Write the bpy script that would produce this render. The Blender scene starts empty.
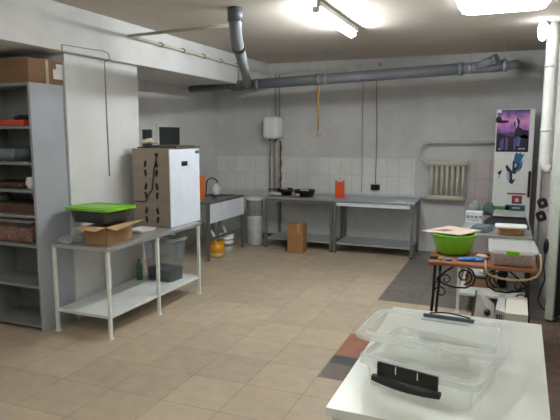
import bpy, bmesh, math, random
from math import sin, cos, pi, radians
from mathutils import Vector, Matrix
random.seed(7)
C = bpy.context.scene.collection
SC = bpy.context.scene

# ------------------------------------------------------------------ materials
def lin(c):
    return tuple(((v/255)/12.92 if v/255 <= .04045 else ((v/255+.055)/1.055)**2.4) for v in c)
_m = {}
def nodes(name):
    m = bpy.data.materials.new(name); m.use_nodes = True
    nt = m.node_tree; nt.nodes.clear()
    out = nt.nodes.new('ShaderNodeOutputMaterial')
    b = nt.nodes.new('ShaderNodeBsdfPrincipled')
    nt.links.new(b.outputs[0], out.inputs[0])
    return m, nt, b, out
def mix(nt, fac, a, b, mode='MIX'):
    n = nt.nodes.new('ShaderNodeMix'); n.data_type = 'RGBA'; n.blend_type = mode
    for sock, v in ((n.inputs[0], fac), (n.inputs[6], a), (n.inputs[7], b)):
        if hasattr(v, 'is_linked'): nt.links.new(v, sock)
        elif isinstance(v, (int, float)): sock.default_value = v
        else: sock.default_value = (*v[:3], 1)
    return n.outputs[2]
def coords(nt, kind='Object', scale=(1,1,1), loc=(0,0,0)):
    t = nt.nodes.new('ShaderNodeTexCoord'); mp = nt.nodes.new('ShaderNodeMapping')
    mp.inputs['Scale'].default_value = scale; mp.inputs['Location'].default_value = loc
    nt.links.new(t.outputs[kind], mp.inputs[0]); return mp.outputs[0]
def noise(nt, vec, scale, detail=4, rough=.55):
    n = nt.nodes.new('ShaderNodeTexNoise'); n.inputs['Scale'].default_value = scale
    n.inputs['Detail'].default_value = detail; n.inputs['Roughness'].default_value = rough
    nt.links.new(vec, n.inputs['Vector']); return n.outputs[0]
def ramp(nt, fac, a, b):
    r = nt.nodes.new('ShaderNodeMapRange'); r.inputs[1].default_value = a; r.inputs[2].default_value = b
    r.clamp = True; nt.links.new(fac, r.inputs[0]); return r.outputs[0]
def bumpn(nt, b, h, strength, dist=.01):
    n = nt.nodes.new('ShaderNodeBump'); n.inputs['Strength'].default_value = strength
    n.inputs['Distance'].default_value = dist
    nt.links.new(h, n.inputs['Height']); nt.links.new(n.outputs[0], b.inputs['Normal'])

def M(name, col, rough=.5, metal=0, var=.10, scale=9, bump=0, spec=.5, col2=None, stretch=(1,1,1)):
    if name in _m: return _m[name]
    m, nt, b, o = nodes(name)
    a = lin(col); v = coords(nt, 'Object', stretch)
    c2 = lin(col2) if col2 else tuple(x*(1-var*2) for x in a)
    n = noise(nt, v, scale)
    f = ramp(nt, n, .35, .7)
    nt.links.new(mix(nt, f, a, c2), b.inputs['Base Color'])
    b.inputs['Roughness'].default_value = rough; b.inputs['Metallic'].default_value = metal
    b.inputs['Specular IOR Level'].default_value = spec
    if bump: bumpn(nt, b, noise(nt, v, scale*4), bump)
    _m[name] = m; return m

def clear(name, tint, opacity=.25, rough=.12):
    """thin clear plastic: see-through film with a milky reflecting surface"""
    if name in _m: return _m[name]
    m, nt, b, o = nodes(name)
    b.inputs['Base Color'].default_value = (*lin(tint), 1); b.inputs['Roughness'].default_value = rough
    tr = nt.nodes.new('ShaderNodeBsdfTransparent'); tr.inputs[0].default_value = (.985, .99, .985, 1)
    ms = nt.nodes.new('ShaderNodeMixShader')
    lw = nt.nodes.new('ShaderNodeLayerWeight'); pw = nt.nodes.new('ShaderNodeMath'); pw.operation = 'POWER'; pw.inputs[1].default_value = 4
    nt.links.new(lw.outputs['Facing'], pw.inputs[0])
    fr = nt.nodes.new('ShaderNodeMath'); fr.operation = 'MULTIPLY'; fr.inputs[1].default_value = .35; nt.links.new(pw.outputs[0], fr.inputs[0])
    ad = nt.nodes.new('ShaderNodeMath'); ad.operation = 'ADD'; ad.use_clamp = True
    n = noise(nt, coords(nt), 14)
    mr = ramp(nt, n, .3, .75)
    mu = nt.nodes.new('ShaderNodeMath'); mu.operation = 'MULTIPLY_ADD'
    nt.links.new(mr, mu.inputs[0]); mu.inputs[1].default_value = opacity*.12; mu.inputs[2].default_value = opacity*.94
    nt.links.new(fr.outputs[0], ad.inputs[0]); nt.links.new(mu.outputs[0], ad.inputs[1])
    nt.links.new(ad.outputs[0], ms.inputs[0]); nt.links.new(tr.outputs[0], ms.inputs[1])
    tl = nt.nodes.new('ShaderNodeBsdfTranslucent'); tl.inputs[0].default_value = (*lin(tint), 1)
    m2 = nt.nodes.new('ShaderNodeMixShader'); m2.inputs[0].default_value = .45
    nt.links.new(b.outputs[0], m2.inputs[1]); nt.links.new(tl.outputs[0], m2.inputs[2]); nt.links.new(m2.outputs[0], ms.inputs[2])
    nt.links.new(ms.outputs[0], o.inputs[0])
    _m[name] = m; return m

def emit(name, col, s):
    m, nt, b, o = nodes(name)
    b.inputs['Base Color'].default_value = (1,1,1,1)
    b.inputs['Emission Color'].default_value = (*col, 1); b.inputs['Emission Strength'].default_value = s
    return m

def tile_mat(name, axes, w, h, off, mortar, c1, c2, cm, rough, var=(.88, 6), bumps=.15, rowjoin=None):
    m, nt, b, o = nodes(name)
    t = nt.nodes.new('ShaderNodeTexCoord'); s = nt.nodes.new('ShaderNodeSeparateXYZ'); cb = nt.nodes.new('ShaderNodeCombineXYZ')
    nt.links.new(t.outputs['Object'], s.inputs[0])
    for k in (0, 1):
        a = nt.nodes.new('ShaderNodeMath'); a.operation = 'SUBTRACT'; a.inputs[1].default_value = off[k]
        nt.links.new(s.outputs[axes[k]], a.inputs[0]); nt.links.new(a.outputs[0], cb.inputs[k])
    br = nt.nodes.new('ShaderNodeTexBrick'); br.offset = 0; br.squash = 1
    br.inputs['Scale'].default_value = 1; br.inputs['Brick Width'].default_value = w; br.inputs['Row Height'].default_value = h
    br.inputs['Mortar Size'].default_value = mortar; br.inputs['Mortar Smooth'].default_value = .3
    for k, c in (('Color1', c1), ('Color2', c2), ('Mortar', cm)): br.inputs[k].default_value = (*lin(c), 1)
    nt.links.new(cb.outputs[0], br.inputs['Vector'])
    n = noise(nt, t.outputs['Object'], var[1], 5, .62)
    n2 = noise(nt, t.outputs['Object'], var[1]*.22, 3)
    d = ramp(nt, n, .3, .72); d2 = ramp(nt, n2, .35, .68)
    col = mix(nt, d, br.outputs['Color'], (var[0],)*3, 'MULTIPLY')
    mm = nt.nodes.new('ShaderNodeMix'); mm.data_type = 'RGBA'; mm.blend_type = 'MULTIPLY'
    nt.links.new(d2, mm.inputs[0]); nt.links.new(col, mm.inputs[6]); mm.inputs[7].default_value = (.9, .91, .93, 1)
    nt.links.new(mm.outputs[2], b.inputs['Base Color'])
    rr = nt.nodes.new('ShaderNodeMath'); rr.operation = 'MULTIPLY_ADD'
    nt.links.new(d, rr.inputs[0]); rr.inputs[1].default_value = .15; rr.inputs[2].default_value = rough
    nt.links.new(rr.outputs[0], b.inputs['Roughness'])
    bumpn(nt, b, br.outputs['Fac'], -bumps, .004)
    return m

def plaster(name, col, dirt, stains=(), dirt_amt=.8, scale=1.6):
    m, nt, b, o = nodes(name)
    t = nt.nodes.new('ShaderNodeTexCoord'); v = t.outputs['Object']
    f = ramp(nt, noise(nt, v, scale, 6, .6), .38, .72)
    c = mix(nt, f, lin(col), tuple(a*(1-dirt_amt)+d*dirt_amt for a, d in zip(lin(col), lin(dirt))))
    f2 = ramp(nt, noise(nt, v, scale*9, 4, .6), .45, .8)
    c = mix(nt, f2, c, tuple(x*.93 for x in lin(col)))
    for (p, r, dark, sq) in stains:
        g = nt.nodes.new('ShaderNodeVectorMath'); g.operation = 'SUBTRACT'; g.inputs[1].default_value = p
        nt.links.new(v, g.inputs[0])
        g1 = nt.nodes.new('ShaderNodeVectorMath'); g1.operation = 'MULTIPLY'; g1.inputs[1].default_value = sq
        nt.links.new(g.outputs[0], g1.inputs[0])
        l = nt.nodes.new('ShaderNodeVectorMath'); l.operation = 'LENGTH'; nt.links.new(g1.outputs[0], l.inputs[0])
        wob = nt.nodes.new('ShaderNodeMath'); wob.operation = 'MULTIPLY_ADD'
        nt.links.new(noise(nt, v, 7), wob.inputs[0]); wob.inputs[1].default_value = r*.6; nt.links.new(l.outputs['Value'], wob.inputs[2])
        k = ramp(nt, wob.outputs[0], r*1.3, r*.55)
        c = mix(nt, k, c, tuple(x*dark for x in lin(col)))
    nt.links.new(c, b.inputs['Base Color']); b.inputs['Roughness'].default_value = .85
    b.inputs['Specular IOR Level'].default_value = .25
    bumpn(nt, b, noise(nt, v, 30, 5), .18, .006)
    return m

# ------------------------------------------------------------------ mesh builder
class B:
    def __init__(s): s.bm = bmesh.new(); s.mi = 0
    def _fin(s, vs):
        for f in {f for v in vs for f in v.link_faces}: f.material_index = s.mi
    def box(s, x0, x1, y0, y1, z0, z1, bev=0, mat=None, seg=2):
        r = bmesh.ops.create_cube(s.bm, size=1)['verts']
        for v in r: v.co = Vector(((x0+x1)/2+v.co.x*(x1-x0), (y0+y1)/2+v.co.y*(y1-y0), (z0+z1)/2+v.co.z*(z1-z0)))
        if bev:
            es = list({e for v in r for e in v.link_edges})
            rr = bmesh.ops.bevel(s.bm, geom=es, offset=bev, segments=seg, affect='EDGES', profile=.5)
            r = list({v for f in rr['faces'] for v in f.verts} | {v for v in r if v.is_valid})
        if mat: bmesh.ops.transform(s.bm, matrix=mat, verts=r)
        s._fin(r); return s
    def poly(s, bot, top):
        """prism between two equal-length loops of 3D points"""
        a = [s.bm.verts.new(p) for p in bot]; b = [s.bm.verts.new(p) for p in top]; n = len(a)
        fs = [s.bm.faces.new(a[::-1]), s.bm.faces.new(b)]
        for i in range(n): fs.append(s.bm.faces.new((a[i], a[(i+1) % n], b[(i+1) % n], b[i])))
        for f in fs: f.material_index = s.mi
        bmesh.ops.recalc_face_normals(s.bm, faces=fs); return s
    def quad(s, pts, th=.003):
        p = [Vector(q) for q in pts]; n = (p[1]-p[0]).cross(p[-1]-p[0]).normalized()*th
        return s.poly([q-n*.5 for q in p], [q+n*.5 for q in p])
    def lathe(s, prof, seg=24, c=(0,0,0), cap=True, mat=None):
        rings = []; vs = []
        for r, z in prof:
            if r < 1e-6: ring = [s.bm.verts.new((c[0], c[1], c[2]+z))]
            else: ring = [s.bm.verts.new((c[0]+r*cos(2*pi*i/seg), c[1]+r*sin(2*pi*i/seg), c[2]+z)) for i in range(seg)]
            rings.append(ring); vs += ring
        fs = []
        for a, b in zip(rings, rings[1:]):
            for i in range(seg):
                j = (i+1) % seg
                if len(a) == 1 and len(b) == 1: continue
                if len(a) == 1: fs.append(s.bm.faces.new((a[0], b[j], b[i])))
                elif len(b) == 1: fs.append(s.bm.faces.new((a[i], a[j], b[0])))
                else: fs.append(s.bm.faces.new((a[i], a[j], b[j], b[i])))
        if cap:
            if len(rings[0]) > 1: fs.append(s.bm.faces.new(rings[0][::-1]))
            if len(rings[-1]) > 1: fs.append(s.bm.faces.new(rings[-1]))
        for f in fs: f.material_index = s.mi; f.smooth = True
        if mat: bmesh.ops.transform(s.bm, matrix=mat, verts=vs)
        return s
    def tube(s, pts, r, seg=10, closed=False):
        p = [Vector(q) for q in pts]; n = len(p); rr = r if isinstance(r, (list, tuple)) else [r]*n
        rings = []; up = None
        for i in range(n):
            if closed: t = (p[(i+1) % n]-p[i-1]).normalized()
            else: t = ((p[min(i+1, n-1)]-p[i]).normalized()+(p[i]-p[max(i-1, 0)]).normalized())
            t = t.normalized() if t.length > 1e-9 else Vector((0,0,1))
            if up is None: up = Vector((0,0,1)) if abs(t.z) < .9 else Vector((1,0,0))
            x = up.cross(t)
            if x.length < 1e-5: x = Vector((1,0,0)).cross(t)
            x.normalize(); y = t.cross(x).normalized(); up = y
            rings.append([s.bm.verts.new(p[i]+(x*cos(2*pi*k/seg)+y*sin(2*pi*k/seg))*rr[i]) for k in range(seg)])
        fs = []; pr = list(zip(rings, rings[1:]))
        if closed: pr.append((rings[-1], rings[0]))
        for a, b in pr:
            for k in range(seg): fs.append(s.bm.faces.new((a[k], a[(k+1) % seg], b[(k+1) % seg], b[k])))
        for f in fs: f.smooth = True
        if not closed: fs.append(s.bm.faces.new(rings[0][::-1])); fs.append(s.bm.faces.new(rings[-1]))
        for f in fs: f.material_index = s.mi
        return s
    def shell(s, w, d, h, r0, r1=None, th=.004, taper=0, seg=6, floor=True, z0=0, flip=False):
        """rounded-rectangle open tub, w x d at the rim, smaller by taper at the bottom"""
        def loop(W, D, R, z):
            pts = []
            for cx, cy, a0 in ((1,1,0), (-1,1,90), (-1,-1,180), (1,-1,270)):
                for k in range(seg+1):
                    a = radians(a0+90*k/seg)
                    pts.append((cx*(W/2-R)+R*cos(a), cy*(D/2-R)+R*sin(a), z))
            return [s.bm.verts.new(q) for q in pts]
        Ls = [loop(w-2*taper, d-2*taper, r0, z0), loop(w, d, r0, z0+h), loop(w-2*th, d-2*th, max(r0-th, .002), z0+h),
              loop(w-2*taper-2*th, d-2*taper-2*th, max(r0-th, .002), z0+th)]
        fs = []
        n = len(Ls[0])
        for a, b in zip(Ls, Ls[1:]):
            for k in range(n): fs.append(s.bm.faces.new((a[k], a[(k+1) % n], b[(k+1) % n], b[k])))
        fs.append(s.bm.faces.new(Ls[0][::-1])); fs.append(s.bm.faces.new(Ls[-1]))
        for f in fs: f.material_index = s.mi; f.smooth = len(f.verts) == 4
        return s
    def rrect(s, w, d, r, z0, z1, seg=6, c=(0,0), w1=None, d1=None):
        def loop(W, D, z):
            pts = []
            for cx, cy, a0 in ((1,1,0), (-1,1,90), (-1,-1,180), (1,-1,270)):
                for k in range(seg+1):
                    a = radians(a0+90*k/seg); pts.append((c[0]+cx*(W/2-r)+r*cos(a), c[1]+cy*(D/2-r)+r*sin(a), z))
            return pts
        return s.poly(loop(w, d, z0), loop(w1 or w, d1 or d, z1))
    def ring(s, w, d, r, ww, z0, z1, seg=6):
        """hollow rounded-rectangle ring (a rim)"""
        def loop(W, D, R, z):
            pts = []
            for cx, cy, a0 in ((1,1,0), (-1,1,90), (-1,-1,180), (1,-1,270)):
                for k in range(seg+1):
                    a = radians(a0+90*k/seg); pts.append((cx*(W/2-R)+R*cos(a), cy*(D/2-R)+R*sin(a), z))
            return [s.bm.verts.new(q) for q in pts]
        L = [loop(w, d, r, z0), loop(w, d, r, z1), loop(w-2*ww, d-2*ww, max(r-ww, .003), z1), loop(w-2*ww, d-2*ww, max(r-ww, .003), z0)]
        n = len(L[0])
        for i in range(4):
            a, b = L[i], L[(i+1) % 4]
            for k in range(n):
                f = s.bm.faces.new((a[k], a[(k+1) % n], b[(k+1) % n], b[k])); f.material_index = s.mi
        return s
    def blob(s, c, rx, ry, rz, jit=.15, sub=2, flat=True):
        r = bmesh.ops.create_icosphere(s.bm, subdivisions=sub, radius=1)['verts']
        for v in r:
            k = 1+random.uniform(-jit, jit)
            z = v.co.z*rz*k
            if flat and z < -rz*.55: z = -rz*.55
            v.co = Vector((c[0]+v.co.x*rx*k, c[1]+v.co.y*ry*k, c[2]+z))
        for f in {f for v in r for f in v.link_faces}: f.smooth = True
        s._fin(r); return s
    def mesh(s, name):
        me = bpy.data.meshes.new(name); s.bm.normal_update(); s.bm.to_mesh(me); s.bm.free(); return me

def obj(name, b, mat, parent=None, loc=None, rz=0):
    o = bpy.data.objects.new(name, b.mesh(name)); C.objects.link(o)
    for m in (mat if isinstance(mat, (list, tuple)) else [mat]): o.data.materials.append(m)
    if parent: o.parent = parent
    if loc: o.location = loc
    if rz: o.rotation_euler.z = rz
    return o
def thing(name, label, cat, loc=(0,0,0), rz=0, group=None):
    o = bpy.data.objects.new(name, None); C.objects.link(o); o.location = loc; o.rotation_euler.z = rz
    o.empty_display_size = .1
    o['label'] = label; o['category'] = cat
    if group: o['group'] = group
    return o
def solo(name, b, mat, label, cat, loc=(0,0,0), rz=0, group=None):
    o = obj(name, b, mat, None, loc, rz); o['label'] = label; o['category'] = cat
    if group: o['group'] = group
    return o
def struct(name, b, mat, parent=None):
    o = obj(name, b, mat, parent)
    if not parent: o['kind'] = 'structure'
    return o
def arc(cx, cz, r, a0, a1, n=10):
    return [(cx+r*cos(radians(a0+(a1-a0)*i/n)), cz+r*sin(radians(a0+(a1-a0)*i/n))) for i in range(n+1)]
def spiral(cx, cz, r0, r1, a0, a1, n=28):
    return [(cx+(r0+(r1-r0)*i/n)*cos(radians(a0+(a1-a0)*i/n)), cz+(r0+(r1-r0)*i/n)*sin(radians(a0+(a1-a0)*i/n))) for i in range(n+1)]

def smooth(pts, it=2):
    p = [Vector(q) for q in pts]
    for _ in range(it):
        q = [p[0]]
        for a, c in zip(p, p[1:]): q += [a*.75+c*.25, a*.25+c*.75]
        p = q+[p[-1]]
    return p

# ------------------------------------------------------------------ camera
H = 1.85
cam = bpy.data.cameras.new('camera'); co = bpy.data.objects.new('camera', cam); C.objects.link(co)
cam.sensor_width = 36; cam.lens = 551.66/560*36; cam.clip_start = .05
yaw, pitch = radians(22.26), radians(7.78)
fw = Vector((-sin(yaw)*cos(pitch), cos(yaw)*cos(pitch), -sin(pitch)))
rt = Vector((cos(yaw), sin(yaw), 0)); up = rt.cross(fw)
co.matrix_world = Matrix(((rt.x, up.x, -fw.x, 0), (rt.y, up.y, -fw.y, 0), (rt.z, up.z, -fw.z, H), (0,0,0,1)))
SC.camera = co

# ------------------------------------------------------------------ shared materials
WHITE_METAL = M('white_painted_metal', (226,230,226), .4, 0, .05)
STEEL = M('stainless_steel', (190,192,190), .33, .6, .08, 3, stretch=(1,8,8))
STEEL_D = M('dull_steel', (140,140,138), .45, .7, .12, 5)
GREY_PVC = M('grey_drain_plastic', (116,121,126), .42, 0, .06, 4)
BLACK = M('black_plastic', (20,21,23), .38, 0, .1)
IRON = M('black_wrought_iron', (24,22,22), .45, .3, .15, 20)
CARD = M('brown_cardboard', (166,130,92), .85, 0, .08, 5)
CARD_D = M('dark_brown_cardboard', (128,98,72), .85, 0, .08, 5)
LIME = M('lime_green_plastic', (122,196,24), .35, 0, .05)
WHITE_PL = M('white_plastic', (232,232,228), .35, 0, .03)
BEIGE_PIPE = M('beige_painted_pipe', (196,192,176), .5, 0, .06)
CLEAR = clear('clear_plastic', (240,243,241), .035)
MILKY = clear('milky_clear_plastic', (232,236,236), .36)
ORANGE = M('orange_plastic', (232,84,20), .4, 0, .06)

wall_white = plaster('white_wall_paint', (212,212,212), (180,180,180), dirt_amt=.6)
wall_back_m = plaster('grey_back_wall_plaster', (212,213,213), (184,185,187),
    stains=[((.16, 8.9, 2.80), .2, .36, (1,1,1)), ((-1.93, 8.9, 2.955), .05, .15, (1,1,1)), ((-2.1, 8.9, 2.80), .09, .3, (.6,1,2.5)), ((-2.55, 8.9, 2.82), .05, .4, (1,1,1))], dirt_amt=.9)
ceil_m = plaster('ceiling_paint', (206,198,188), (184,175,165), dirt_amt=.8, scale=.9)
right_m = plaster('right_wall_paint', (214,212,206), (186,180,172), dirt_amt=.6)
floor_m = tile_mat('beige_floor_tile', (0,1), .446, .446, (-1.27, 3.08), .004, (200,183,158), (186,170,147), (160,144,124), .36, (.84, 7))
grey_m = tile_mat('grey_floor_tile', (0,1), .446, .446, (-1.27, 3.38), .005, (132,124,116), (116,110,105), (98,94,90), .38, (.75, 10))
brown_m = tile_mat('brown_worn_floor', (0,1), .446, .446, (-1.27, 3.38), .005, (122,98,82), (104,82,68), (70,58,50), .5, (.65, 9))
slate_m = M('slate_floor_tile', (82,84,88), .4, 0, .1, 9)
terra_m = M('terracotta_floor_tile', (158,110,84), .45, 0, .12, 9)
taupe_m = M('taupe_floor_tile', (122,112,104), .4, 0, .1, 9)
tile_w = tile_mat('white_wall_tile', (0,2), .195, .295, (-.02, .295), .004, (234,235,232), (227,229,226), (200,200,198), .22, (.93, 4), .25)
tile_p = tile_mat('pink_wall_tile', (0,2), .2, .295, (-.02, .295), .004, (208,198,196), (200,190,189), (168,160,158), .25, (.9, 5), .25)
tile_r = tile_mat('pink_side_wall_tile', (1,2), .2, .295, (.0, .295), .005, (208,198,194), (192,182,178), (150,140,138), .25, (.82, 9), .25)

# ------------------------------------------------------------------ the room
XL, XR, XR2, YB, YF, ZC = -4.9, .47, .85, 8.92, -2.6, 3.05
b = B(); bm = b.bm
def ff(x0, x1, y0, y1, mi):
    f = bm.faces.new([bm.verts.new(p) for p in ((x0,y0,0),(x1,y0,0),(x1,y1,0),(x0,y1,0))]); f.material_index = mi
EDGE = -1.265
ff(XL-.1, EDGE, YF-.1, YB+.1, 0)
ff(EDGE, .0, YF-.1, 3.85, 0)
for x0, x1 in ((EDGE, -.82), (-.82, 0)):
    pass
ff(EDGE, .0, 3.85, 4.14, 3); ff(EDGE, .0, 4.14, 4.31, 4); ff(EDGE, .0, 4.31, 4.86, 5)
ff(EDGE, .0, 4.86, 6.0, 0)
ff(EDGE, 1.0, 6.0, YB+.1, 1)
ff(.0, 1.0, YF-.1, 6.0, 2)
struct('floor', b, [floor_m, grey_m, brown_m, taupe_m, slate_m, terra_m])
struct('ceiling', B().box(XL-.1, XR2+.1, YF-.1, YB+.1, ZC, ZC+.1), ceil_m)
struct('wall_back', B().box(XL-.1, XR2+.1, YB, YB+.12, 0, ZC), wall_back_m)
struct('wall_left', B().box(XL-.12, XL, YF, YB, 0, ZC), wall_white)
struct('wall_front', B().box(XL-.1, XR2+.1, YF-.12, YF, 0, ZC), wall_white)
struct('wall_right', B().box(XR, XR2+.12, 6.75, YB, 0, ZC).box(XR2, XR2+.12, YF, 6.75, 0, ZC), right_m)
struct('wall_pier', B().box(XL, -3.935, 4.204, 5.33, 0, 2.62), wall_white)
struct('trim_1', B().box(XL, -3.86, YF, YB, 2.62, ZC, .006), wall_white)          # the beam over the pier
# tiled dado strips on the back and side walls
struct('trim_2', B().box(-4.1, -1.335, YB-.012, YB, .87, 1.475), tile_w)
struct('trim_3', B().box(XL, -4.1, YB-.006, YB, .87, 1.475), tile_w)
struct('trim_4', B().box(-.56, XR, YB-.012, YB, 0, 1.465), tile_p)
struct('trim_5', B().box(XR-.012, XR, 6.752, YB-.012, 0, 1.465), tile_r)
struct('baseboard_shade_back', B().box(-4.0, -1.34, YB-.013, YB, 0, .11, .004), M('skirting_and_shade_grey', (82,82,82), .5))  # dark base tile, with the shade under the back tables in its colour
struct('trim_6', B().box(-4.105, -3.86, YB-.004, YB+.001, 1.475, 2.62), wall_white)
# small dark windows high in the recess
glass_d = M('dark_window_glass', (44,54,58), .35, 0, .1, 3)
for n, (y0, y1, z0, z1) in enumerate(((6.68, 6.93, 1.5, 1.925), (7.10, 7.68, 1.5, 1.965)), 1):
    w = struct(f'window_{n}', B().box(XL, XL+.02, y0-.05, y1+.05, z0-.05, z0).box(XL, XL+.02, y0-.05, y1+.05, z1, z1+.05)
               .box(XL, XL+.02, y0-.05, y0, z0, z1).box(XL, XL+.02, y1, y1+.05, z0, z1), wall_white)
    obj('window_pane', B().box(XL, XL+.008, y0, y1, z0, z1), glass_d, w)

# open door: pale edge, black padded outer face, lock with keys
FE, HG = Vector((.50, 5.9)), Vector((.838, 6.615))
d = (HG-FE); L = d.length; ang = math.atan2(d.y, d.x)
pale = M('pale_green_door_paint', (196,206,194), .45, 0, .08, 12)
dr = bpy.data.objects.new('door_1', None); C.objects.link(dr); dr.location = (FE.x, FE.y, 0); dr.rotation_euler.z = ang
dr['kind'] = 'structure'
obj('door_leaf', B().box(0, L, 0, .075, .02, 2.06, .004), pale, dr)
obj('door_padding', B().box(.03, L-.01, -.016, 0, .04, 2.05, .008), M('black_leatherette', (14,14,16), .5, 0, .1), dr)
obj('lock_plate', B().box(.05, .10, .075, .083, 1.1, 1.28, .002), STEEL, dr)

# ------------------------------------------------------------------ lamps
TUBE = emit('fluorescent_tube_glow', (.93, .98, 1.0), 115)
TUBE2 = emit('dim_fill_tube_glow', (.95, .97, .95), 62)  # dimmer glow for the added lamps out of view
def lamp(x, y0, y1, label, z=ZC, tube=None, body_dx=.045, group='fluorescent tube lamps on the ceiling'):
    t = thing('fluorescent_lamp', label, 'ceiling lamp', (x, y0, z), 0, group)
    Ln = y1-y0
    obj('batten', B().box(body_dx-.02, body_dx+.02, 0, Ln, -.05, -.002, .005), WHITE_METAL, t)
    for yy in (.02, Ln-.04):
        obj('lamp_holder', B().box(-.02, .02+body_dx-.02, yy, yy+.025, -.1, -.045, .003), WHITE_PL, t)
    if z < ZC-.01:
        for yy in (.2, Ln-.2): obj('hanger', B().box(body_dx-.006, body_dx+.006, yy-.006, yy+.006, -.002, ZC-z-.001), STEEL, t)
    obj('tube', B().tube([(0, .045, -.09), (0, Ln-.045, -.09)], .024, 12), tube or TUBE, t)
    return t
lamp(-1.69, 4.93, 6.31, 'fluorescent tube lamp alone in the middle of the ceiling, clear of the walls')
t = thing('bulkhead_lamp', 'small oval glowing lamp on a bracket near the top of the right wall', 'wall lamp', (.285, 6.62, 2.935))
obj('glass_globe', B().lathe([(0,-.105),(.026,-.095),(.043,-.06),(.05,0),(.043,.06),(.026,.09),(0,.10)], 20), emit('bulkhead_glass_glow', (.95, .98, 1.0), 12), t)
obj('bracket', B().tube([(0,0,.099),(0,0,.106),(.02,.05,.106),(.07,.18,.10)], .012, 8), STEEL_D, t)
t = thing('ceiling_glow_panel', 'wide white panel added for the bright glow on the ceiling near the right wall', 'ceiling lamp', (-.10, 5.38, ZC))  # glowing panel stands in for the bright patch of light on the ceiling
obj('glow_panel', B().rrect(.72, .84, .12, -.062, -.012, w1=.78, d1=.90), emit('ceiling_light_patch', (.94, .98, 1.0), 6.5), t)
obj('backplate', B().rrect(.80, .92, .12, -.0115, -.001), WHITE_METAL, t)
lamp(-1.69, 1.0, 2.38, 'added unseen fluorescent tube lamp on the ceiling left of the camera, nearer than the one in view', ZC, TUBE2)  # out of view, added to light the desk and the near room
lamp(-.2, -.9, .4, 'added unseen fluorescent tube lamp on the ceiling farthest back behind the camera', ZC, TUBE2)  # second unseen lamp, added as fill from behind the camera

# ------------------------------------------------------------------ drain and other pipes
t = thing('drain_pipe', 'large grey plastic drain pipe running along the back wall under the ceiling', 'pipe', (0, 7.75, 2.6))
def mp(x): return (x, 0, -.035+(x+4.75)/(4.65)*.155)     # slight fall to the left
obj('main_run', B().tube([mp(-3.9), mp(-.62)], .076, 18), GREY_PVC, t)
obj('tail_run', B().tube([mp(-4.72), mp(-3.9)], .05, 18), M('dark_grey_drain_plastic', (98,106,112), .4), t)
for x, r in ((-3.95, .08), (-3.53, .084), (-3.84, .084), (-2.57, .084), (-.62, .086), (-.08, .08)):
    a = Vector(mp(x)); dx = Vector((.03, 0, .0012))
    obj('pipe_collar', B().tube([a-dx, a+dx], r, 18), GREY_PVC, t)
a = Vector(mp(-.62)); e = Vector(mp(-.10))
obj('branch_fitting', B().tube([a, e], .072, 18).tube([Vector(mp(-.45)), Vector(mp(-.2))+Vector((0, -.14, .07))], .058, 18), GREY_PVC, t)
tip = Vector(mp(-.2))+Vector((0, -.14, .07)); dr2 = (tip-Vector(mp(-.45))).normalized()
obj('cleanout_cap', B().tube([tip-dr2*.02, tip+dr2*.03], .066, 18), M('mid_grey_cap', (104,112,120), .4), t)
obj('wall_elbow', B().tube([e, e+Vector((.07, .02, .004)), e+Vector((.12, .09, .02)), e+Vector((.14, .2, .03)), e+Vector((.15, 1.165, .15))], .055, 16), GREY_PVC, t)
# slanting branch from the ceiling down to the main run
c0 = Vector((-2.47, 4.9-7.75, ZC-2.6)); c1 = Vector((-2.495, 4.96-7.75, .24)); c2 = Vector((-2.55, 5.13-7.75, .125)); j = Vector(mp(-3.69))
obj('ceiling_branch', B().tube([c0-Vector((0,0,.002)), c0-Vector((0,0,.10)), c1, (c1+c2)/2+Vector((.005,-.02,-.02)), c2, c2+(j-c2)*.04], .062, 18), GREY_PVC, t)
obj('slanting_run', B().tube([c2, j], .058, 18), GREY_PVC, t)
obj('rubber_ring', B().tube([c2-(j-c2)*.012, c2+(j-c2)*.012], .07, 18), BLACK, t)
obj('ceiling_socket', B().tube([c0-Vector((0,0,.003)), c0-Vector((0,0,.13))], .072, 18), M('dark_grey_socket', (86,90,96), .45), t)
for x in (-2.45, -.50, -.09):
    a = Vector(mp(x))
    obj('hanger_wire', B().tube([a+Vector((0,0,.06)), (x, 0, ZC-2.6-.001)], .004, 6), STEEL, t)
    obj('hanger_band', B().tube([a-Vector((.01,0,0)), a+Vector((.01,0,0))], .082, 18), STEEL, t)

t = thing('conduit_pipe', 'thin beige conduit pipe clipped along the beam and round to the back wall', 'pipe', (-3.86, 5.05, 2.9))
zb = -.02
obj('beam_run', B().tube([(.03, 0, 0), (.03, 3.80, zb), (.06, 3.84, zb), (1.4, 3.84, zb-.0)], .018, 10), BEIGE_PIPE, t)
obj('cross_run', B().tube([(.03, 0, .0), (1.32, .02, .03)], .016, 10), M('darker_beige_pipe', (170,164,148), .5), t)
for y in (.62, 1.10, 1.62, 2.1, 2.6):
    obj('pipe_clip', B().tube([(.03, y-.012, zb*y/3.8), (.03, y+.012, zb*y/3.8)], .027, 10).box(0, .03, y-.012, y+.012, zb*y/3.8+.015, zb*y/3.8+.032), STEEL_D, t)
for dy in (2.66, 2.79): obj('drop_pipe', B().tube([(.05, dy, -.24), (.05, dy, -.0)], .013, 8), BEIGE_PIPE, t)

solo('utility_strap', B().tube([(0,0,0), (.003,0,-.67)], .014, 8).tube([(.003,0,-.67)]+[(.003+x, 0, z) for x, z in arc(.012, -.73, .028, 100, 400, 12)], .006, 8),
     M('yellow_brown_strap', (186,140,70), .7, 0, .15, 14), 'yellowish brown strap with a hook end hanging from the grey drain pipe', 'strap', (-2.576, 7.75, 2.585))

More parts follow.
